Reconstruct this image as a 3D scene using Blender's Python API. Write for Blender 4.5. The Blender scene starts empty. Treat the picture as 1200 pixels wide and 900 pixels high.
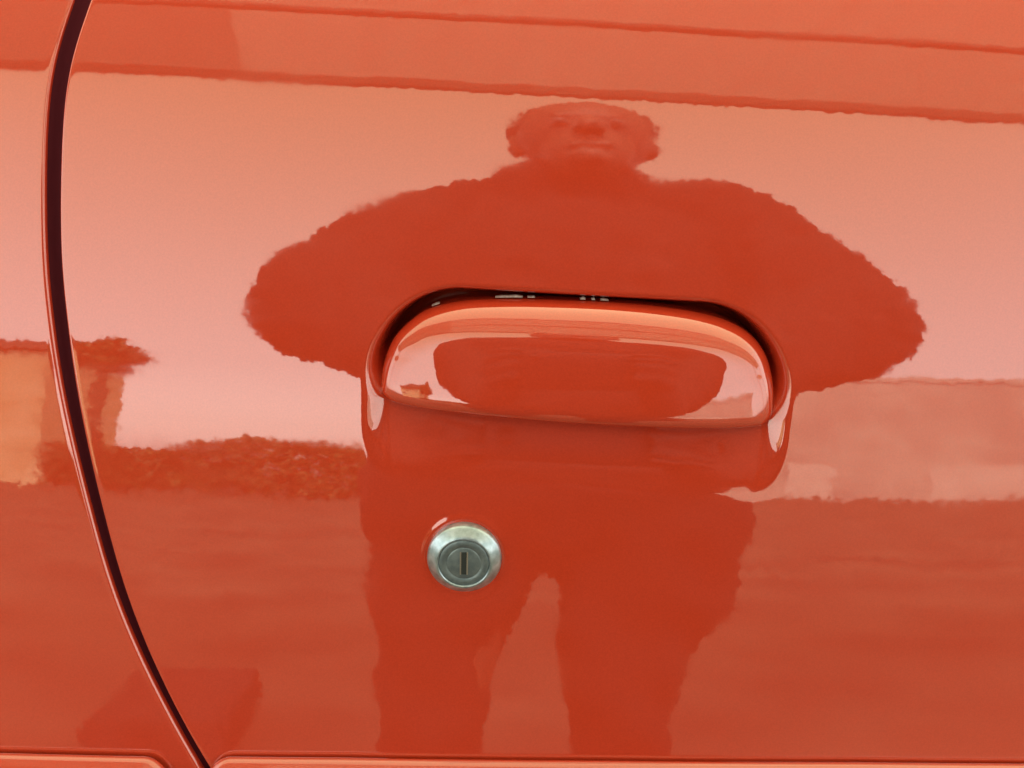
import bpy, bmesh, math, random
import numpy as np
from mathutils import Vector, Matrix, noise as mnoise

random.seed(4)
rng = np.random.default_rng(4)
sc = bpy.context.scene
col = sc.collection
R = math.radians

# ------------------------------------------------------------------ camera, sky, sun, exposure
cam = bpy.data.cameras.new("camera")
cam.sensor_width = 36.0
cam.lens = 36.0 * 1300 / 1200
cam.clip_start, cam.clip_end = 0.01, 1500
camo = bpy.data.objects.new("camera", cam)
col.objects.link(camo)
CAM_POS = Vector((0, -0.39, 1.03))
CAM_ROT = Matrix.Rotation(R(68), 4, 'X') @ Matrix.Rotation(R(1.5), 4, 'Z')
camo.matrix_world = Matrix.Translation(CAM_POS) @ CAM_ROT
cam.dof.use_dof = True
cam.dof.focus_distance = 0.44
cam.dof.aperture_fstop = 24
sc.camera = camo

SUN_EL, SUN_AZ = 45, 10          # hazy sun, high behind the car
w = bpy.data.worlds.new("World")
sc.world = w
w.use_nodes = True
nt = w.node_tree
bg = nt.nodes['Background']
sky = nt.nodes.new('ShaderNodeTexSky')
sky.sky_type = 'NISHITA'
sky.sun_disc = False
sky.sun_elevation = R(SUN_EL)
sky.sun_rotation = R(SUN_AZ)
sky.air_density, sky.dust_density, sky.ozone_density = 2.0, 2.0, 1.0
hs = nt.nodes.new('ShaderNodeHueSaturation')
hs.inputs['Saturation'].default_value = 0.15
nt.links.new(sky.outputs['Color'], hs.inputs['Color'])
tint = nt.nodes.new('ShaderNodeMix')
tint.data_type, tint.blend_type = 'RGBA', 'MULTIPLY'
tint.inputs['Factor'].default_value = 1
# the photograph's warm white balance, with a pale horizon and an ochre tint added higher up to warm the paint
tco = nt.nodes.new('ShaderNodeTexCoord')
sxyz = nt.nodes.new('ShaderNodeSeparateXYZ')
ramp = nt.nodes.new('ShaderNodeValToRGB')
ramp.color_ramp.interpolation = 'EASE'
ramp.color_ramp.elements[0].position, ramp.color_ramp.elements[1].position = .12, .80
ramp.color_ramp.elements[0].color, ramp.color_ramp.elements[1].color = (1.0, .94, .84, 1), (1.0, .85, .46, 1)
nt.links.new(tco.outputs['Generated'], sxyz.inputs[0])
nt.links.new(sxyz.outputs['Z'], ramp.inputs['Fac'])
nt.links.new(ramp.outputs['Color'], tint.inputs['B'])
nt.links.new(hs.outputs['Color'], tint.inputs['A'])
nt.links.new(tint.outputs['Result'], bg.inputs['Color'])
bg.inputs['Strength'].default_value = 0.15

sd = bpy.data.lights.new("sun", 'SUN')
sd.energy, sd.angle, sd.color = 0.5, R(14), (1, .95, .88)
so = bpy.data.objects.new("sun", sd)
col.objects.link(so)
so.rotation_euler = Vector((math.sin(R(SUN_AZ)) * math.cos(R(SUN_EL)), math.cos(R(SUN_AZ)) * math.cos(R(SUN_EL)), math.sin(R(SUN_EL)))).to_track_quat('Z', 'Y').to_euler()

sc.render.engine = 'CYCLES'
sc.view_settings.view_transform = 'Standard'
sc.view_settings.look = 'None'
sc.view_settings.gamma = 1
sc.view_settings.exposure = 1.83
sc.cycles.max_bounces = 8
sc.cycles.diffuse_bounces = 4


# ------------------------------------------------------------------ helpers
def tag(o, label, cat, group=None, kind=None):
    if label: o['label'] = label
    if cat: o['category'] = cat
    if group: o['group'] = group
    if kind: o['kind'] = kind
    return o


def obj(name, me, m=None, parent=None, smooth=True):
    o = bpy.data.objects.new(name, me)
    col.objects.link(o)
    if m: me.materials.append(m)
    if parent: o.parent = parent
    if smooth and len(me.polygons):
        me.polygons.foreach_set('use_smooth', np.ones(len(me.polygons), bool))
    return o


def empty(name, loc=(0, 0, 0)):
    o = bpy.data.objects.new(name, None)
    col.objects.link(o)
    o.location = loc
    return o


def pydata(name, v, f):
    me = bpy.data.meshes.new(name)
    me.from_pydata([tuple(p) for p in v], [], f)
    me.update()
    return me


def grid_mesh(name, P):
    """P: (rows, cols, 3) points -> quads facing -y when columns run +x and rows run +z."""
    n, m = P.shape[:2]
    me = bpy.data.meshes.new(name)
    idx = np.arange(n * m).reshape(n, m)
    q = np.stack([idx[:-1, :-1], idx[:-1, 1:], idx[1:, 1:], idx[1:, :-1]], -1).reshape(-1, 4)
    me.vertices.add(n * m)
    me.vertices.foreach_set('co', P.reshape(-1).astype(np.float32))
    me.loops.add(q.size)
    me.loops.foreach_set('vertex_index', q.reshape(-1).astype(np.int32))
    me.polygons.add(len(q))
    me.polygons.foreach_set('loop_start', np.arange(0, q.size, 4, dtype=np.int32))
    me.update(calc_edges=True)
    return me


def bm_mesh(name, bm):
    me = bpy.data.meshes.new(name)
    bmesh.ops.recalc_face_normals(bm, faces=bm.faces)
    bm.to_mesh(me)
    bm.free()
    return me


def box(bm, lo, hi, bevel=0.0):
    r = bmesh.ops.create_cube(bm, size=1)
    vs = r['verts']
    for v in vs:
        v.co = Vector([(lo[k] + hi[k]) / 2 + v.co[k] * (hi[k] - lo[k]) for k in range(3)])
    if bevel:
        es = list({e for v in vs for e in v.link_edges})
        bmesh.ops.bevel(bm, geom=es, offset=bevel, segments=2, affect='EDGES', profile=.5)


def box_mesh(name, lo, hi, bevel=0.0):
    bm = bmesh.new()
    box(bm, lo, hi, bevel)
    return bm_mesh(name, bm)


def sstep(t):
    t = np.clip(t, 0, 1)
    return t * t * t * (t * (6 * t - 15) + 10)


# ------------------------------------------------------------------ materials
def mat(name, base=(.5, .5, .5), rough=.5, metal=0.0):
    m = bpy.data.materials.new(name)
    m.use_nodes = True
    b = m.node_tree.nodes['Principled BSDF']
    b.inputs['Base Color'].default_value = (*base, 1)
    b.inputs['Roughness'].default_value = rough
    b.inputs['Metallic'].default_value = metal
    return m, m.node_tree, b


def noisy(name, c1, c2, scale, rough=.7, bump=0.0, detail=6, metal=0.0, lo=.35, hi=.65):
    m, t, b = mat(name, c1, rough, metal)
    tc = t.nodes.new('ShaderNodeTexCoord')
    n = t.nodes.new('ShaderNodeTexNoise')
    n.inputs['Scale'].default_value = scale
    n.inputs['Detail'].default_value = detail
    r = t.nodes.new('ShaderNodeValToRGB')
    r.color_ramp.elements[0].position, r.color_ramp.elements[1].position = lo, hi
    r.color_ramp.elements[0].color, r.color_ramp.elements[1].color = (*c1, 1), (*c2, 1)
    t.links.new(tc.outputs['Object'], n.inputs['Vector'])
    t.links.new(n.outputs['Fac'], r.inputs['Fac'])
    t.links.new(r.outputs['Color'], b.inputs['Base Color'])
    if bump:
        bp = t.nodes.new('ShaderNodeBump')
        bp.inputs['Strength'].default_value = 1
        bp.inputs['Distance'].default_value = bump
        t.links.new(n.outputs['Fac'], bp.inputs['Height'])
        t.links.new(bp.outputs['Normal'], b.inputs['Normal'])
    return m


def paint_material():
    m, t, b = mat("orange_car_paint", (.61, .055, .021), .03)
    L = t.links.new
    N = t.nodes.new
    tc = N('ShaderNodeTexCoord')
    geo = N('ShaderNodeNewGeometry')

    def peel(scale, amt, detail):
        n = N('ShaderNodeTexNoise')
        n.inputs['Scale'].default_value = scale
        n.inputs['Detail'].default_value = detail
        L(tc.outputs['Object'], n.inputs['Vector'])
        s = N('ShaderNodeVectorMath'); s.operation = 'SUBTRACT'
        s.inputs[1].default_value = (.5, .5, .5)
        L(n.outputs['Color'], s.inputs[0])
        k = N('ShaderNodeVectorMath'); k.operation = 'SCALE'
        k.inputs['Scale'].default_value = amt
        L(s.outputs[0], k.inputs[0])
        return k.outputs[0]
    a1 = N('ShaderNodeVectorMath'); a1.operation = 'ADD'
    a2 = N('ShaderNodeVectorMath'); a2.operation = 'ADD'
    nz = N('ShaderNodeVectorMath'); nz.operation = 'NORMALIZE'
    L(peel(300, .012, 3), a1.inputs[0])        # orange peel
    L(peel(22, .010, 2), a1.inputs[1])         # slow ripples of a resprayed panel
    L(geo.outputs['Normal'], a2.inputs[0])
    L(a1.outputs[0], a2.inputs[1])
    L(a2.outputs[0], nz.inputs[0])
    L(nz.outputs[0], b.inputs['Normal'])
    L(nz.outputs[0], b.inputs['Coat Normal'])
    b.inputs['Specular IOR Level'].default_value = .5
    b.inputs['Coat Weight'].default_value = 1
    b.inputs['Coat IOR'].default_value = 1.86
    # hazy smears and polishing marks dull the lacquer here and there
    mp = N('ShaderNodeMapping')
    mp.inputs['Rotation'].default_value = (0, R(-25), 0)
    mp.inputs['Scale'].default_value = (9, 9, 60)
    L(tc.outputs['Object'], mp.inputs['Vector'])
    n = N('ShaderNodeTexNoise')
    n.inputs['Scale'].default_value = 1.6
    n.inputs['Detail'].default_value = 5
    L(mp.outputs[0], n.inputs['Vector'])
    mr = N('ShaderNodeMapRange')
    mr.inputs['From Min'].default_value, mr.inputs['From Max'].default_value = .45, .8
    mr.inputs['To Min'].default_value, mr.inputs['To Max'].default_value = .012, .11
    L(n.outputs['Fac'], mr.inputs['Value'])
    L(mr.outputs[0], b.inputs['Coat Roughness'])
    # sparse dust specks
    v = N('ShaderNodeTexVoronoi')
    v.inputs['Scale'].default_value = 55
    L(tc.outputs['Object'], v.inputs['Vector'])
    lt = N('ShaderNodeMath'); lt.operation = 'LESS_THAN'
    lt.inputs[1].default_value = .03
    L(v.outputs['Distance'], lt.inputs[0])
    sep = N('ShaderNodeSeparateColor')
    L(v.outputs['Color'], sep.inputs[0])
    g = N('ShaderNodeMath'); g.operation = 'GREATER_THAN'
    g.inputs[1].default_value = .93
    L(sep.outputs[0], g.inputs[0])
    mu = N('ShaderNodeMath'); mu.operation = 'MULTIPLY'
    L(lt.outputs[0], mu.inputs[0]); L(g.outputs[0], mu.inputs[1])
    mx = N('ShaderNodeMix'); mx.data_type = 'RGBA'
    fl = N('ShaderNodeTexNoise')                      # fine flake in the colour coat
    fl.inputs['Scale'].default_value = 1500
    fl.inputs['Detail'].default_value = 2
    L(tc.outputs['Object'], fl.inputs['Vector'])
    fr = N('ShaderNodeValToRGB')
    c0 = b.inputs['Base Color'].default_value
    fr.color_ramp.elements[0].position, fr.color_ramp.elements[1].position = .3, .7
    fr.color_ramp.elements[0].color = (c0[0] * .94, c0[1] * .92, c0[2] * .92, 1)
    fr.color_ramp.elements[1].color = (c0[0] * 1.06, c0[1] * 1.09, c0[2] * 1.10, 1)
    L(fl.outputs['Fac'], fr.inputs['Fac'])
    L(fr.outputs['Color'], mx.inputs['A'])
    mx.inputs['B'].default_value = (.10, .03, .02, 1)
    L(mu.outputs[0], mx.inputs['Factor'])
    L(mx.outputs['Result'], b.inputs['Base Color'])
    return m


PAINT = paint_material()
ZINC = noisy("worn_zinc", (.36, .50, .58), (.62, .78, .90), 330, .36, 3e-5, metal=.9)
ZINC_DULL = noisy("dull_zinc", (.19, .26, .30), (.28, .37, .41), 400, .45, 2e-5, metal=.75)
DARK = mat("dark_metal", (.025, .036, .036), .6)[0]
BRASS = mat("worn_edge_metal", (.72, .70, .64), .3, .9)[0]
SHADE_BLACK = mat("shade_black", (.015, .014, .015), .7)[0]  # black for the jamb and backing; shade put into the colour
GAP_SHADE = mat("maroon_gap_shade", (.085, .012, .021), .9)[0]  # jamb paint with the shade of the gap put into its colour
GAP_SHADE.node_tree.nodes["Principled BSDF"].inputs["Specular IOR Level"].default_value = .12
GROUND = noisy("concrete_yard", (.040, .032, .024), (.145, .118, .090), 1.1, .9, .004, 9, lo=.3, hi=.7)
JACKET = noisy("dark_fleece", (.010, .010, .012), (.022, .021, .023), 40, .95)
TROUSER = noisy("dark_cotton", (.010, .010, .014), (.018, .017, .021), 25, .95)
HAND_DARK = noisy("dark_hand_tone", (.02, .02, .022), (.035, .034, .036), 120, .95)  # dark colour for the hands, so no pale skin shows in reflections
SKIN = noisy("skin", (.17, .10, .075), (.21, .125, .095), 14, .5)
HAIR = mat("dark_hair", (.025, .018, .012), .6)[0]
EYE = mat("eye", (.16, .14, .13), .3)[0]
SHOE = mat("black_leather", (.02, .02, .02), .4)[0]
PHONE = mat("black_phone_glass", (.012, .012, .014), .5)[0]
STEEL = noisy("grey_painted_steel", (.55, .53, .50), (.62, .60, .57), 6, .6)
def translucent_sheet(name, c1, c2, amount):  # translucency added so sky light passes down onto the upper door
    m = noisy(name, c1, c2, 2.2, .6)
    t = m.node_tree
    b, out = t.nodes['Principled BSDF'], t.nodes['Material Output']
    tr = t.nodes.new('ShaderNodeBsdfTranslucent')
    tr.inputs['Color'].default_value = (.80, .76, .70, 1)
    mx = t.nodes.new('ShaderNodeMixShader')
    mx.inputs[0].default_value = amount
    t.links.new(b.outputs[0], mx.inputs[1]); t.links.new(tr.outputs[0], mx.inputs[2])
    t.links.new(mx.outputs[0], out.inputs['Surface'])
    return m


SHEET = translucent_sheet("pale_translucent_roof_sheet", (.55, .56, .57), (.68, .69, .70), .62)
DOORM = noisy("pale_door_sheet", (.58, .57, .55), (.68, .67, .65), 1.0, .6)
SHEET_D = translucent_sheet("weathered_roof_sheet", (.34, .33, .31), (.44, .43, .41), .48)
RENDER_ = noisy("pale_render", (.42, .40, .38), (.56, .54, .51), .35, .9)
BARK = noisy("bark", (.06, .045, .03), (.12, .09, .06), 8, .95)
LEAF = noisy("leaf", (.08, .09, .035), (.17, .16, .06), 1.5, .6)
LEAF_Y = noisy("yellow_leaf", (.22, .18, .05), (.34, .27, .08), 1.5, .6)
CRATE = noisy("dark_plastic", (.016, .016, .018), (.03, .03, .032), 8, .6)

# ------------------------------------------------------------------ the car's side
TAB = [(.30, 2), (.50, 6), (.62, 10.5), (.72, 12), (.794, 12.6), (.837, 13.2), (.8875, 18.4), (.946, 21.8), (.972, 24.2),
       (.9755, 25.7), (.989, 28.8), (1.007, 33), (1.03, 42), (1.06, 52)]
ZT = np.linspace(.25, 1.10, 1701)
AT = np.interp(ZT, *zip(*TAB))
kern = np.exp(-.5 * (np.arange(-50, 51) * .0005 / .009) ** 2)
kern /= kern.sum()
AT = np.convolve(np.pad(AT, 50, 'edge'), kern, 'valid')
ST = np.tan(np.radians(AT))
YT = np.concatenate([[0], np.cumsum((ST[1:] + ST[:-1]) / 2 * np.diff(ZT))])
YT -= np.interp(.87, ZT, YT)
RH = 6.0


def cubic(z):
    """smooth interpolation of the integrated profile (cubic Hermite, slopes known)"""
    h = ZT[1] - ZT[0]
    i = np.clip(((z - ZT[0]) / h).astype(int), 0, len(ZT) - 2)
    t = (z - ZT[i]) / h
    y0, y1, m0, m1 = YT[i], YT[i + 1], ST[i] * h, ST[i + 1] * h
    return (2 * t**3 - 3 * t**2 + 1) * y0 + (t**3 - 2 * t**2 + t) * m0 + (-2 * t**3 + 3 * t**2) * y1 + (t**3 - t**2) * m1


def ysurf(x, z):
    x, z = np.broadcast_arrays(np.asarray(x, float), np.asarray(z, float))
    return cubic(z) + x * x / (2 * RH)


TILT = R(-1.7)


def local(x, z):
    X, Zz = x - .0255, z - .880
    return X * math.cos(TILT) + Zz * math.sin(TILT), -X * math.sin(TILT) + Zz * math.cos(TILT)


def scoop(x, z):
    """depth of the finger scoop pressed into the door skin behind the handle"""
    u, wv = local(x, z)
    cw, hw, hh = -.0226, .0824, .0494
    rad = np.where(wv > cw, .037, .048)
    qx = np.abs(u) - hw + rad
    qz = np.abs(wv - cw) - hh + rad
    d = -(np.hypot(np.maximum(qx, 0), np.maximum(qz, 0)) + np.minimum(np.maximum(qx, qz), 0) - rad)
    wall = .0115
    t = np.clip((wv + .051) / .039, 0, 1)
    floor = .0042 * sstep(t) + .024 * sstep((wv + .020) / .026)
    return floor * sstep(d / wall)


LOCK = (-.0167, .8055)


def lock_seat(x, z, y):
    dx, dz = x - LOCK[0], z - LOCK[1]
    r = np.hypot(dx, dz)
    yc = float(ysurf(LOCK[0], LOCK[1]))
    seat = yc + .0002 + dz * math.tan(R(12)) + dx * LOCK[0] / RH
    k = 1 - sstep((r - .0142) / .0045)
    lip = .0003 * np.exp(-((r - .0158) / .0010) ** 2) * np.clip(.55 + .6 * dz / .0158, 0, 1)
    return y * (1 - k) + seat * k - lip


GAP_R = np.array([(-158, 1030), (-165.0, 1003.2), (-171.0, 985.1), (-173.0, 970), (-173.4, 943.3), (-172.9, 913.1), (-171.3, 897.9), (-167.1, 867.1),
                  (-161.2, 835.4), (-153.9, 802.6), (-149.4, 785.8), (-143.5, 768.8), (-136.5, 751.7), (-128.2, 734.3), (-119.5, 717.7), (-95, 680), (-60, 640), (-20, 600), (30, 550), (70, 480), (80, 400)]) / 1000
GAP_L = np.array([(-165, 1030), (-171.8, 1003.1), (-177.4, 985.0), (-179.3, 970), (-179.5, 943.1), (-178.6, 912.9), (-177.1, 897.7), (-172.7, 866.9),
                  (-166.1, 835.2), (-158.5, 802.4), (-154.0, 785.6), (-147.7, 768.7), (-140.3, 751.5), (-131.9, 734.1), (-123.4, 717.5), (-99.5, 680), (-65, 640), (-25, 600), (25, 550), (65, 480), (75, 400)]) / 1000


def edge_fn(G):
    G = G[np.argsort(G[:, 1])]
    zz = np.arange(.38, 1.06, .001)
    xx = np.interp(zz, G[:, 1], G[:, 0])
    k = np.exp(-.5 * (np.arange(-40, 41) * .001 / .011) ** 2)
    k /= k.sum()
    xx = np.convolve(np.pad(xx, 40, 'reflect', reflect_type='odd'), k, 'valid')
    return lambda z: np.interp(z, zz, xx)


edge_r, edge_l = edge_fn(GAP_R), edge_fn(GAP_L)


def spaced(*segs):
    out = [segs[0][0]]
    for a, b, st in segs:
        n = max(1, int(round((b - a) / st)))
        out += list(a + (b - a) * (np.arange(n) + 1) / n)
    return np.array(out)


def skin_with_edge(name, edge, sign, s_vals, z_vals, r, extra):
    """sheet whose side edge follows edge(z) and turns in over radius r; sign +1: sheet lies at +x of its edge"""
    th = np.linspace(0, 1, 9) * math.pi / 2
    s_round = r * (1 - np.sin(th[::-1]))          # 0 .. r
    d_round = r * (1 - np.cos(th[::-1]))          # r .. 0
    s_all = np.concatenate([[.0006, 0.0], s_round[:-1], s_vals])
    d_all = np.concatenate([[.030, r + .004], d_round[:-1], np.zeros(len(s_vals))])
    Zg, Sg = np.meshgrid(z_vals, s_all, indexing='ij')
    Dg = np.broadcast_to(d_all, Sg.shape)
    Xg = edge(Zg) + sign * Sg
    Yg = extra(Xg, Zg, ysurf(Xg, Zg)) + Dg
    P = np.stack([Xg, Yg, Zg], -1)
    if sign < 0: P = P[:, ::-1]
    return grid_mesh(name, P)


car = empty("car", (0, .3, 0))
tag(car, "glossy orange-red car side with a flush pull door handle and a round key lock", "car")


def child(o, p):
    o.parent = p
    o.matrix_parent_inverse = p.matrix_world.inverted()
    return o


bpy.context.view_layer.update()
zs = spaced((.40, .70, .01), (.70, .78, .002), (.78, .835, .0008), (.835, .915, .0006), (.915, 1.02, .0012), (1.02, 1.055, .003))
ss = spaced((.0012, .10, .0015), (.10, .30, .0007), (.30, .42, .0015), (.42, .95, .02))
door = obj("door", skin_with_edge("door", edge_r, 1, ss, zs, .0012,
                                  lambda x, z, y: lock_seat(x, z, y + scoop(x, z))), PAINT)
child(door, car)
zq = spaced((.40, .70, .01), (.70, 1.02, .002), (1.02, 1.055, .003))
sq = spaced((.0018, .10, .0015), (.10, .60, .02))
quarter = obj("rear_quarter_panel", skin_with_edge("rear_quarter_panel", edge_l, -1, sq, zq, .0018,
                                                   lambda x, z, y: y + .0004), PAINT)
child(quarter, car)
# jamb behind the shut line, coloured black for shade; added backing stops stray light
zj = spaced((.40, 1.055, .005))
J = np.stack([np.stack([edge_l(zj) + o, ysurf(edge_l(zj), zj) + .031, zj], -1) for o in (-.05, 0, .05)], 1)
child(obj("door_jamb", grid_mesh("door_jamb", J), SHADE_BLACK), car)
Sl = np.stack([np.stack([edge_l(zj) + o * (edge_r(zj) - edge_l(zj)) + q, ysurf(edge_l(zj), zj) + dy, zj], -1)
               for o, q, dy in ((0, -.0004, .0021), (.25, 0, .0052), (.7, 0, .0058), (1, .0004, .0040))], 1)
child(obj("gap_shade_strip", grid_mesh("gap_shade_strip", Sl), GAP_SHADE), car)  # strip across the shut line, coloured as shaded paint
child(obj("light_stop", box_mesh("light_stop", (-.80, .20, .38), (.82, .26, 1.06)), SHADE_BLACK, None, False), car)  # added unseen box that keeps light from leaking in behind


# ---- door handle
def catmull(P, n):
    P = np.array(P, float)
    out = []
    m = len(P)
    for i in range(m):
        p0, p1, p2, p3 = P[i - 1], P[i], P[(i + 1) % m], P[(i + 2) % m]
        t = np.linspace(0, 1, 24, endpoint=False)[:, None]
        out.append(.5 * (2 * p1 + (p2 - p0) * t + (2 * p0 - 5 * p1 + 4 * p2 - p3) * t**2 + (3 * p1 - p0 - 3 * p2 + p3) * t**3))
    out = np.concatenate(out)
    for _ in range(30):
        out = (np.roll(out, 1, 0) + 2 * out + np.roll(out, -1, 0)) / 4
    L = np.concatenate([[0], np.cumsum(np.linalg.norm(np.diff(np.vstack([out, out[:1]]), axis=0), axis=1))])
    t = np.linspace(0, L[-1], n, endpoint=False)
    q = np.vstack([out, out[:1]])
    return np.stack([np.interp(t, L, q[:, k]) for k in (0, 1)], 1)


H_OUT = [(-50.2, 868), (-49.4, 877.6), (-46.0, 887.0), (-40.5, 893.6), (-33, 899.2), (-20.2, 903.0), (-3, 904.4), (15.3, 904.6), (36, 904.2), (54.1, 903.0), (70, 900.9),
         (82, 897.6), (91, 892.4), (97.2, 884.6), (100.2, 875), (100.8, 867), (100, 860.6), (97.5, 858.0), (94, 857.2), (65.5, 857.7), (24.8, 859.0),
         (-12.7, 860.8), (-40.0, 862.4), (-46, 863.2), (-49, 864.8)]


def build_handle():
    P = catmull([(x / 1000, (862 + (z - 861) * (.905 if z > 861 else 1)) / 1000) for x, z in H_OUT], 360)
    u0, u1, zc = -.028, .079, .8795
    Qx = np.clip(P[:, 0], u0, u1)
    Q = np.stack([Qx, zc - math.tan(-TILT) * (Qx - .0255)], 1)
    V = P - Q
    Ln = np.linalg.norm(V, axis=1)
    ang = V / Ln[:, None]
    top = np.clip(ang[:, 1], 0, 1) ** 1.5
    bot = np.clip(-ang[:, 1], 0, 1) ** .8
    side = np.clip(1 - top - bot, 0, 1)
    global H_RIM
    rr = .0125 * top + .0065 * bot + .013 * side
    cc = .0085 * top + .0036 * bot + .0065 * side

    ws = np.linspace(-.04, .04, 801)
    sl = np.interp(ws, [-.04, -.024, -.010, .0042, .0082, .0122, .016, .04], [-.05, -.03, .034, .042, .10, .21, .26, .3])
    k = np.exp(-.5 * (np.arange(-40, 41) / 13) ** 2); k /= k.sum()
    sl = np.convolve(np.pad(sl, 40, 'edge'), k, 'valid')
    crn = np.concatenate([[0], np.cumsum((sl[1:] + sl[:-1]) / 2 * 1e-4)])
    crn -= crn.min()
    spl_h = 1e-4

    def crown_w(wv):
        i = np.clip(((wv + .04) / spl_h).astype(int), 0, 799)
        t = (wv + .04) / spl_h - i
        return crn[i] + (sl[i] * t + (sl[i + 1] - sl[i]) * t * t / 2) * spl_h

    def ring(s):
        p = Q + V * s
        d = (1 - s) * Ln
        q = np.clip(1 - d / rr, 0, 1)
        drop = cc * (1 - np.sqrt(np.clip(1 - q ** 2.7, 0, 1)))
        u, wv = local(p[:, 0], p[:, 1])
        ue = np.maximum(np.abs(u) - .040, 0)
        crown = crown_w(wv) + u ** 2 / (2 * .72) + ue ** 2.4 * 11
        y = ysurf(p[:, 0], p[:, 1]) - .0075 + drop + crown
        return np.stack([p[:, 0], y, p[:, 1]], 1)
    svals = 1 - np.concatenate([[0], (np.linspace(.02, 1, 60)) ** 2.2])
    rings = [ring(s) for s in svals]                  # rim ... middle
    rim = H_RIM = rings[0]
    n = len(P)
    back = []
    for dy, ins in ((.0015, .0002), (.006, .0006), (.014, .0015)):
        b = rim.copy()
        b[:, 1] += dy
        b[:, [0, 2]] -= ang * ins
        back.append(b)
    allr = back[::-1] + rings
    v = np.concatenate(allr)
    f = []
    for k in range(len(allr) - 1):
        for i in range(n):
            j = (i + 1) % n
            f.append((k * n + i, k * n + j, (k + 1) * n + j, (k + 1) * n + i))
    f.append(tuple(range(n)))
    bm = bmesh.new()
    vs = [bm.verts.new(p) for p in v]
    for q in f:
        bm.faces.new([vs[i] for i in q])
    bmesh.ops.remove_doubles(bm, verts=bm.verts, dist=2e-5)
    bmesh.ops.dissolve_degenerate(bm, dist=1e-6, edges=bm.edges)
    me = bm_mesh("door_handle", bm)
    return me


H_RIM = None
handle = obj("door_handle", build_handle(), PAINT)
child(handle, door)
# old pale flecks of polish left in the gap along the handle's top edge
CHIP = noisy("dried_polish", (.42, .36, .34), (.62, .58, .56), 900, .8)
for cx, ln, tk in ((-.002, .0105, .0008), (.0065, .0028, .0005), (.0262, .0022, .0008), (.0302, .0014, .0007), (.0345, .0032, .0006), (-.030, .003, .0005)):
    up = H_RIM[H_RIM[:, 2] > .882]
    up = up[np.argsort(up[:, 0])]
    ring_, fcs = [], []
    ns = 9
    for q in range(ns):
        t = q / (ns - 1)
        xx = cx + ln * (t - .5)
        b = np.array([xx, np.interp(xx, up[:, 0], up[:, 1]) - .0002, np.interp(xx, up[:, 0], up[:, 2]) + .0006])
        hh_ = tk * math.sin(math.pi * (.06 + .88 * t)) * random.uniform(.45, 1.15)
        ring_ += [b + (0, .0022, 0), b + (0, 0, 0), b + (0, .0003, hh_), b + (0, .0022, hh_ * .8)]
    for q in range(ns - 1):
        for e_ in range(4):
            fcs.append((q * 4 + e_, q * 4 + (e_ + 1) % 4, q * 4 + 4 + (e_ + 1) % 4, q * 4 + 4 + e_))
    fcs += [(0, 1, 2, 3), tuple(ns * 4 - 4 + q for q in range(4))]
    child(obj("polish_fleck", pydata("polish_fleck", ring_, fcs), CHIP, None, False), door)


# ---- key lock
def lathe(prof, n=72):
    """profile of (radius, height towards -y)"""
    v, f = [], []
    for r_, h in prof:
        for i in range(n):
            a = 2 * math.pi * i / n
            v.append((r_ * math.cos(a), -h, r_ * math.sin(a)))
    for k in range(len(prof) - 1):
        for i in range(n):
            j = (i + 1) % n
            f.append((k * n + i, k * n + j, (k + 1) * n + j, (k + 1) * n + i))
    f.append(tuple((len(prof) - 1) * n + i for i in range(n)))
    bm = bmesh.new()
    vs = [bm.verts.new(p) for p in v]
    for q in f: bm.faces.new([vs[i] for i in q])
    return bm


lock_m = Matrix.Translation((LOCK[0], float(ysurf(*LOCK)), LOCK[1])) @ Matrix.Rotation(R(-3), 4, 'X') @ Matrix.Scale(1.04, 4)
mm = .001
bez = bm_mesh("lock_bezel", lathe([(13.9 * mm, -3 * mm), (13.9 * mm, .6 * mm), (13.6 * mm, 1.3 * mm), (13.0 * mm, 1.9 * mm), (12.0 * mm, 2.8 * mm), (11.0 * mm, 3.7 * mm),
                                   (10.3 * mm, 4.15 * mm), (9.8 * mm, 4.3 * mm), (9.55 * mm, 4.2 * mm), (9.45 * mm, 3.4 * mm)]))
lb = obj("lock_bezel", bez, ZINC)
cyl = bm_mesh("lock_cylinder", lathe([(9.35 * mm, 2 * mm), (9.35 * mm, 3.75 * mm), (9.1 * mm, 4.0 * mm), (6.6 * mm, 4.05 * mm), (6.35 * mm, 3.75 * mm), (6.1 * mm, 4.05 * mm),
                                      (5.9 * mm, 4.1 * mm)]))
lc = obj("lock_cylinder", cyl, ZINC_DULL)
bm = bmesh.new()
box(bm, (-1.0 * mm, -4.14 * mm, -4.6 * mm), (1.0 * mm, -4.0 * mm, 4.6 * mm))
kh = obj("keyhole", bm_mesh("keyhole", bm), DARK, None, False)
bm = bmesh.new()
for x0, x1 in ((-1.5, -1.0), (1.0, 1.5)):
    box(bm, (x0 * mm, -4.3 * mm, -4.7 * mm), (x1 * mm, -4.05 * mm, 4.7 * mm), .1 * mm)
ke = obj("keyhole_edge", bm_mesh("keyhole_edge", bm), BRASS, None, False)
for o in (lb, lc, kh, ke):
    o.matrix_world = lock_m
    bpy.context.view_layer.update()
    o.parent = door
    o.matrix_parent_inverse = door.matrix_world.inverted()

# ---- rubbing strips along the bottom of the view
MOULD = np.array([(-400, 714), (-202.7, 719.3), (-167.8, 720.2), (-134.9, 720.9), (-119.4, 721.8), (-64.4, 723.4), (38.0, 725.2), (140.9, 726.2), (210.3, 726.0), (700, 725)]) / 1000


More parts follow.
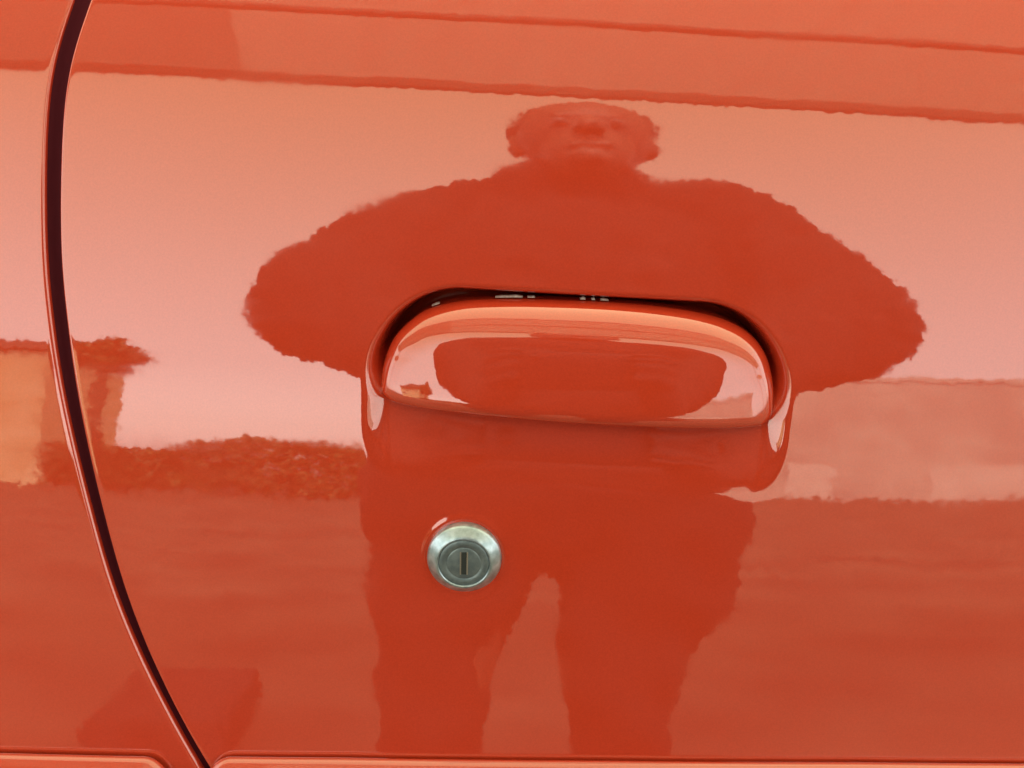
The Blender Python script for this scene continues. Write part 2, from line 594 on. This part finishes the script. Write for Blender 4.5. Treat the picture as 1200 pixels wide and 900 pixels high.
def strip(name, x0, x1):
    xs = np.concatenate([x0 + .011 * (1 - np.cos(np.linspace(0, math.pi / 2, 10))), np.linspace(x0 + .012, x1 - .012, 120),
                         x1 - .011 * (1 - np.cos(np.linspace(math.pi / 2, 0, 10)))])
    prof = [(.0014 + a_, b_) for a_, b_ in ((0, 0), (.0006, .0006), (.0016, .0008), (.0028, .0003), (.0042, -.0007), (.0056, -.0018), (.0070, -.0031), (.0080, -.0043), (.0087, -.0058), (.0092, -.0076), (.0095, -.010))]
    prof += [(.0108, -.016), (.0108, -.028)]
    for t in np.linspace(0, math.pi / 2, 8):
        prof.append((.0012 + .0088 * math.cos(t), -.034 - .005 * math.sin(t)))
    Pn = []
    for x in xs:
        e = min(x - x0, x1 - x)
        k = math.sqrt(max(0, 1 - (1 - min(e / .011, 1)) ** 2))          # rounded ends
        z0 = np.interp(x, MOULD[:, 0], MOULD[:, 1])
        row = []
        for o_, dz in prof:
            zz = z0 - .0195 + (dz + .0195) * (.25 + .75 * k)
            row.append((x, float(ysurf(x, zz)) - .0012 - (o_ - .0012) * (.15 + .85 * k), zz))
        Pn.append(row)
    Pn = np.array(Pn).transpose(1, 0, 2)[::-1]
    return child(obj(name, grid_mesh(name, Pn), PAINT), car)


strip("side_moulding", -.56, -.1325)
strip("side_moulding", -.1195, .70)

# ------------------------------------------------------------------ the yard
gm = pydata("ground", [(-300, -300, 0), (300, -300, 0), (300, 300, 0), (-300, 300, 0)], [(0, 1, 2, 3)])
tag(obj("ground", gm, GROUND, None, False), "pale worn concrete yard", None, kind="structure")

# ---- canopy beside the car, cut short and translucent to let overhead light in
cp = empty("canopy", (0, 0, 0))
tag(cp, "pale translucent sheet roof on grey steel posts beside the car, cut short to admit overhead light", "canopy")
ROT = Matrix.Rotation(R(-7), 4, 'Z')


def cpart(name, lo, hi, m, bevel=.004):
    me = box_mesh(name, lo, hi, bevel)
    o = obj(name, me, m, None, False)
    o.parent = cp
    return o


Y0, Y1 = -2.08, -.50  # rear edge cut back so open sky lights the upper panel
cp.matrix_world = ROT
cpart("front_beam", (-5, Y0, 3.0), (6, Y0 + .05, 3.118), STEEL)
for y in (-1.18, -.56):
    cpart("purlin", (-5, y, 3.02), (6, y + .05, 3.088), STEEL)
x = -5.45
i = 0
while x < 6:
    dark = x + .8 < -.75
    nfold = 8
    v, f = [], []
    for k in range(nfold * 2 + 1):
        xx = x + 1.6 * k / (nfold * 2)
        zz = 3.093 + (.022 if k % 2 else 0)
        v += [(xx, Y0 + .052, zz), (xx, Y1, zz + .012), (xx, Y0 + .052, zz + .004), (xx, Y1, zz + .016)]
    for k in range(nfold * 2):
        a = k * 4
        f += [(a, a + 1, a + 5, a + 4), (a + 2, a + 6, a + 7, a + 3), (a, a + 4, a + 6, a + 2), (a + 1, a + 3, a + 7, a + 5)]
    f += [(0, 2, 3, 1), (nfold * 8, nfold * 8 + 1, nfold * 8 + 3, nfold * 8 + 2)]
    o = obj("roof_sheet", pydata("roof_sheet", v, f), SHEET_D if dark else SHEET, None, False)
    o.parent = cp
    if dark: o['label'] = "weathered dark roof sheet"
    x += 1.6
for px in (-4.6, 5.4):          # well clear of the car's ends
    for py in (Y0 + .045, -.535):
        cpart("post", (px - .05, py - .04, 0), (px + .05, py + .04, 2.998 if py < 0 else 3.09), STEEL)


# ---- far things
def blob(name, c, rad, m, n, seed, parent=None, leaf=.16):
    """leaf-sized faces scattered through an uneven volume"""
    r_ = np.random.default_rng(seed)
    p = r_.normal(size=(n, 3))
    p /= np.linalg.norm(p, axis=1)[:, None]
    rr = r_.uniform(.45, 1.0, n) ** .5
    lump = 1 + .25 * np.sin(p[:, 0] * 5 + seed) * np.cos(p[:, 2] * 4 + seed * 2) + .12 * np.sin(p[:, 1] * 9 + p[:, 2] * 7)
    p = p * (rr * lump)[:, None] * np.array(rad) + np.array(c)
    a = r_.normal(size=(n, 3)); a /= np.linalg.norm(a, axis=1)[:, None]
    b = np.cross(a, r_.normal(size=(n, 3))); b /= np.linalg.norm(b, axis=1)[:, None]
    s = leaf * r_.uniform(.6, 1.4, (n, 1))
    v = np.stack([p - a * s, p + b * s * .5, p + a * s, p - b * s * .5], 1).reshape(-1, 3)
    return obj(name, pydata(name, v, [tuple(range(k * 4, k * 4 + 4)) for k in range(n)]), m, parent, False)


def tube(bm, a, b, r0, r1, n=8):
    a, b = Vector(a), Vector(b)
    q = (b - a).to_track_quat('Z', 'Y').to_matrix()
    r = []
    for c, rad in ((a, r0), (b, r1)):
        r.append([bm.verts.new(c + q @ Vector((rad * math.cos(2 * math.pi * k / n), rad * math.sin(2 * math.pi * k / n), 0))) for k in range(n)])
    for k in range(n):
        bm.faces.new((r[0][k], r[0][(k + 1) % n], r[1][(k + 1) % n], r[1][k]))
    bm.faces.new(r[0][::-1]); bm.faces.new(r[1])


def tree(x, y, h, rad, m, seed, label):
    t = empty("tree", (x, y, 0))
    tag(t, label, "tree", None)
    bm = bmesh.new()
    tube(bm, (0, 0, 0), (.1, 0, h - rad[2] * 1.2), .22, .16)
    for k in range(5):
        a = k * 1.3 + seed
        tube(bm, (.1, 0, h - rad[2] * 1.4), (.1 + rad[0] * .6 * math.cos(a), rad[1] * .6 * math.sin(a), h - rad[2] * .7), .11, .04)
    obj("trunk", bm_mesh("trunk", bm), BARK, t)
    blob("crown", (0, 0, h - rad[2]), rad, m, 2600, seed, t)
    return t


tree(-10.1, -22.5, 7.0, (.95, 1.1, .7), LEAF, 3, "small dark tree with a flat crown at the corner of the ochre house")
hs_ = empty("house", (-13.6, -24, 0))
tag(hs_, "ochre two-storey house with a dark roof beyond the hedge", "building")
obj("wall", box_mesh("wall", (-3.4, -5, 0), (1.5, 0, 6.9)), noisy("ochre_render", (.60, .47, .27), (.72, .60, .40), 1.2, .9), hs_, False)
bm = bmesh.new()
vs = [bm.verts.new(p) for p in [(-3.7, -5.3, 6.85), (1.8, -5.3, 6.85), (1.8, .35, 6.85), (-3.7, .35, 6.85), (-2.6, -2.5, 8.0), (.6, -2.5, 8.0)]]
for q in ((0, 1, 5, 4), (1, 2, 5), (2, 3, 4, 5), (3, 0, 4), (3, 2, 1, 0)):
    bm.faces.new([vs[k] for k in q])
obj("roof", bm_mesh("roof", bm), noisy("dark_tiles", (.06, .035, .028), (.10, .06, .045), 3, .9), hs_, False)
for wx in (-2.6,):
    for wz in (4.6,):
        f_ = obj("window", box_mesh("window", (wx, -.05, wz), (wx + .85, .05, wz + 1.3)), RENDER_, hs_, False)
        obj("pane", box_mesh("pane", (wx + .08, .04, wz + .08), (wx + .77, .06, wz + 1.22)), PHONE, f_, False)

hd = empty("hedge", (-8.6, -25, 0))
tag(hd, "long low dark hedge in front of the ochre house", "hedge")
for k in range(9):
    bm = bmesh.new()
    tube(bm, (-5.2 + 1.25 * k, 0, 0), (-5.2 + 1.25 * k, 0, 1.0), .06, .03)
    obj("stem", bm_mesh("stem", bm), BARK, hd)
r_ = np.random.default_rng(2)
n = 10000
px = r_.uniform(-5.6, 5.2, n)
top = 1.75 + .18 * np.sin(px * 1.7) + .1 * np.sin(px * 4.1) + .85 * np.exp(-((px - 2.6) / 1.9) ** 2)
p = np.stack([px, r_.uniform(-.7, .7, n), r_.uniform(0, 1, n) ** .8 * top], 1)
a = r_.normal(size=(n, 3)); a /= np.linalg.norm(a, axis=1)[:, None]
b = np.cross(a, r_.normal(size=(n, 3))); b /= np.linalg.norm(b, axis=1)[:, None]
s = .13 * r_.uniform(.6, 1.4, (n, 1))
v = np.stack([p - a * s, p + b * s * .5, p + a * s, p - b * s * .5], 1).reshape(-1, 3)
obj("foliage", pydata("foliage", v, [tuple(range(k * 4, k * 4 + 4)) for k in range(n)]), LEAF, hd, False)

wh = empty("warehouse", (17, -44, 0))
tag(wh, "long pale flat-roofed warehouse far across the yard", "building")
o = obj("wall", box_mesh("wall", (-8.5, -6, 0), (18, 4, 10.0)), RENDER_, wh, False)
o = obj("parapet", box_mesh("parapet", (-8.6, -6.1, 10.002), (18.1, 4.1, 10.4)), RENDER_, wh, False)
for x0, x1 in ((-5.3, -3.6), (.6, 7.5)):
    obj("roller_door", box_mesh("roller_door", (x0, 4.002, 0), (x1, 4.06, 2.4)), DOORM, wh, False)

# ---- dark crate on the ground
bm = bmesh.new()
box(bm, (-.20, -.38, 0), (.20, .38, .12), .02)
for v in bm.verts:
    k = 1 - .07 * v.co.z / .12
    v.co.x *= k; v.co.y *= k
CRATE.node_tree.nodes["Principled BSDF"].inputs["Specular IOR Level"].default_value = .05
ct = obj("crate", bm_mesh("crate", bm), CRATE, None, False)
ct.location = (-.985, -2.58, 0)
ct.rotation_euler = (0, 0, R(-7.5))
tag(ct, "dark tapered plastic crate standing on the concrete yard", "crate")


# ------------------------------------------------------------------ the photographer
def solid(name, caps, m, voxel=.008, parent=None, disp=0.0, dscale=20, smooth_it=4):
    """continuous body grown from tapered limbs: (a, ra, b, rb) or (centre, (rx,ry,rz))"""
    bm = bmesh.new()
    for c in caps:
        if len(c) == 2:
            r = bmesh.ops.create_uvsphere(bm, u_segments=20, v_segments=12, radius=1)
            for v in r['verts']:
                v.co = Vector([c[0][k] + v.co[k] * c[1][k] for k in range(3)])
        else:
            a, ra, b, rb = c
            for p, q in ((a, ra), (b, rb)):
                r = bmesh.ops.create_uvsphere(bm, u_segments=16, v_segments=10, radius=q)
                for v in r['verts']: v.co += Vector(p)
            tube(bm, a, b, ra, rb, 16)
    me = bm_mesh(name + "_src", bm)
    o = bpy.data.objects.new(name + "_src", me)
    col.objects.link(o)
    md = o.modifiers.new("r", 'REMESH'); md.mode = 'VOXEL'; md.voxel_size = voxel
    sm = o.modifiers.new("s", 'SMOOTH'); sm.factor = .5; sm.iterations = smooth_it
    dg = bpy.context.evaluated_depsgraph_get()
    res = bpy.data.meshes.new_from_object(o.evaluated_get(dg))
    res.name = name
    bpy.data.objects.remove(o)
    bpy.data.meshes.remove(me)
    if disp:
        cos = np.zeros(len(res.vertices) * 3, np.float32); res.vertices.foreach_get('co', cos)
        nor = np.zeros(len(res.vertices) * 3, np.float32); res.vertices.foreach_get('normal', nor)
        cos = cos.reshape(-1, 3); nor = nor.reshape(-1, 3)
        d = np.array([mnoise.noise(Vector(p) * dscale) + .5 * mnoise.noise(Vector(p) * dscale * 2.3) for p in cos])
        cos += nor * (d * disp)[:, None].astype(np.float32)
        res.vertices.foreach_set('co', cos.reshape(-1))
        res.update()
    res.materials.clear()
    return obj(name, res, m, parent)


CX, TY = .055, -.74
def P3(x, y, z): return (CX + x, y, z)
def PH(x, y, z): return (CX + .027 + x * 1.1, y, z - .02)      # head, turned a little to one side
hands = []
cammat = Matrix.Translation(CAM_POS) @ Matrix.Rotation(R(68), 4, 'X')
def K(x, y, z): return tuple(cammat @ Vector((x, y, z)))
for sgn, ex in ((-1, -.018), (1, .138)):
    palm = (ex + sgn * .028, -.030, .035)
    hands.append((K(palm[0], palm[1] - .02, palm[2] + .012), .022, K(palm[0], palm[1] + .018, palm[2]), .020))
    hands.append((K(palm[0] + sgn * .01, palm[1] - .045, palm[2] + .03), .024, K(palm[0], palm[1] - .01, palm[2] + .01), .022))
    for q, (yy, rr_) in enumerate(((.020, .0085), (.001, .0088), (-.017, .0084), (-.034, .0074))):   # fingers curl round the ends
        hands.append((K(palm[0] + sgn * .006, yy - .01, .024), rr_ + .001, K(ex + sgn * .012, yy, .010), rr_))
        hands.append((K(ex + sgn * .012, yy, .010), rr_, K(ex + sgn * (.002 if sgn < 0 else -.014), yy + .002, .0135 if sgn < 0 else -.004), rr_ - .0012))
    hands.append((K(palm[0], palm[1] - .005, .032), .012, K(ex - sgn * .012, -.036, .026), .010))
    hands.append((K(ex - sgn * .012, -.036, .026), .010, K(ex - sgn * .022, -.012, .0225), .0088))
WL, WR = K(-.062, -.095, .075), K(.182, -.095, .075)
body = solid("person", [
    (PH(0, -.66, 1.505), (.086, .092, .100)), (PH(0, -.628, 1.44), (.056, .062, .062)), (PH(0, -.59, 1.405), (.028, .022, .018)),   # skull, jaw, chin
    (PH(0, -.70, 1.375), .058, PH(0, -.675, 1.43), .060),
    (PH(0, -.556, 1.482), .010, PH(0, -.545, 1.455), .014), (PH(-.012, -.558, 1.452), (.009, .009, .008)), (PH(.012, -.558, 1.452), (.009, .009, .008)),  # nose
    (PH(-.03, -.578, 1.505), .010, PH(.03, -.578, 1.505), .010),                             # brow
    (PH(-.018, -.570, 1.424), .007, PH(.018, -.570, 1.424), .007),                          # lips
    (PH(-.077, -.67, 1.485), (.010, .018, .030)), (PH(.077, -.67, 1.485), (.010, .018, .030)),  # ears
    (P3(0, TY, 1.20), (.15, .10, .16)), (P3(0, TY, .95), (.135, .095, .17)),
    (P3(-.15, TY, 1.29), .048, P3(-.23, -.66, 1.12), .042), (P3(.15, TY, 1.29), .048, P3(.25, -.66, 1.10), .042),
    (P3(-.23, -.66, 1.12), .042, WL, .027), (P3(.25, -.66, 1.10), .042, WR, .027),
    (WL, .026, K(-.046, -.06, .052), .024), (WR, .026, K(.166, -.06, .052), .024),
    (P3(-.095, TY, .80), .070, P3(-.140, TY + .01, .50), .046), (P3(.10, TY, .80), .070, P3(.076, TY + .01, .50), .046),
    (P3(-.140, TY + .01, .50), .044, P3(-.15, TY, .09), .036), (P3(.076, TY + .01, .50), .044, P3(.085, TY, .09), .036),
    (P3(-.15, TY - .03, .05), .036, P3(-.158, TY + .12, .035), .030), (P3(.08, TY - .03, .05), .036, P3(.095, TY + .12, .035), .030),
], SKIN, .0045, None, smooth_it=3)
tag(body, "person in a thick dark jacket and trousers holding up a phone with both hands", "person")
nh = len(hands) // 2
solid("dark_hand", hands[:nh] + [(WL, .034, K(-.046, -.055, .050), .030)], HAND_DARK, .0035, body, smooth_it=2)
solid("dark_hand", hands[nh:] + [(WR, .034, K(.166, -.055, .050), .030)], HAND_DARK, .0035, body, smooth_it=2)
solid("hair", [(PH(0, -.685, 1.535), (.098, .088, .085)), (PH(0, -.735, 1.47), (.062, .045, .06))],
      HAIR, .006, body, .005, 45)
for sx in (-1, 1):
    r = bmesh.new()
    bmesh.ops.create_uvsphere(r, u_segments=16, v_segments=10, radius=.0115)
    for v in r.verts: v.co += Vector(PH(sx * .031, -.578, 1.487))
    obj("eye", bm_mesh("eye", r), EYE, body)
fl = Vector(WL) * .8 + Vector(P3(-.235, -.66, 1.11)) * .2
fr = Vector(WR) * .8 + Vector(P3(.255, -.66, 1.09)) * .2
solid("jacket", [
    (P3(.005, TY, 1.20), (.205, .145, .19)), (P3(.005, TY, 1.03), (.228, .145, .19)), (P3(.005, TY, .93), (.20, .13, .10)),
    (P3(-.115, TY, 1.335), .078, P3(.190, TY, 1.345), .080), (P3(-.03, TY + .02, 1.36), .082, P3(.055, TY + .02, 1.36), .082), (P3(-.02, TY + .065, 1.375), .052, P3(.052, TY + .065, 1.375), .052),
    (P3(-.165, TY, 1.300), .088, P3(-.252, -.66, 1.142), .099), (P3(.212, TY, 1.318), .090, P3(.296, -.66, 1.122), .098),
    (P3(-.252, -.66, 1.142), .099, tuple(fl), .040), (P3(.296, -.66, 1.122), .098, tuple(fr), .040),
], JACKET, .007, body, .007, 24)
solid("trousers", [
    (P3(0, TY, .84), (.195, .12, .12)),
    (P3(-.112, TY, .79), .114, P3(-.140, TY + .01, .60), .064), (P3(.115, TY, .79), .110, P3(.070, TY + .01, .60), .062),
    (P3(-.140, TY + .01, .60), .064, P3(-.148, TY + .01, .40), .054), (P3(.070, TY + .01, .60), .062, P3(.078, TY + .01, .40), .054),
    (P3(-.148, TY + .01, .40), .054, P3(-.15, TY, .10), .056), (P3(.078, TY + .01, .40), .054, P3(.085, TY, .10), .056),
], TROUSER, .008, body, .022, 9)
for sx, ax in ((-.15, -.158), (.088, .097)):
    solid("shoe", [(P3(sx, TY - .04, .055), .046, P3(ax, TY + .12, .042), .042), (P3(sx, TY - .01, .09), .048, P3(sx, TY, .12), .046)], SHOE, .008, body)

# ---- phone, its lens looking at the door
ph = empty("phone")
ph.matrix_world = cammat
tag(ph, "black phone held sideways in both hands", "phone")
obj("body", box_mesh("body", (-.018, -.052, .0045), (.138, .022, .0118), .003), PHONE, ph)
obj("screen", box_mesh("screen", (-.012, -.049, .0119), (.132, .019, .0123)), PHONE, ph, False)
bm = bmesh.new()
tube(bm, (0, 0, .0015), (0, 0, .0047), .006, .007, 32)
obj("lens_ring", bm_mesh("lens_ring", bm), PHONE, ph)
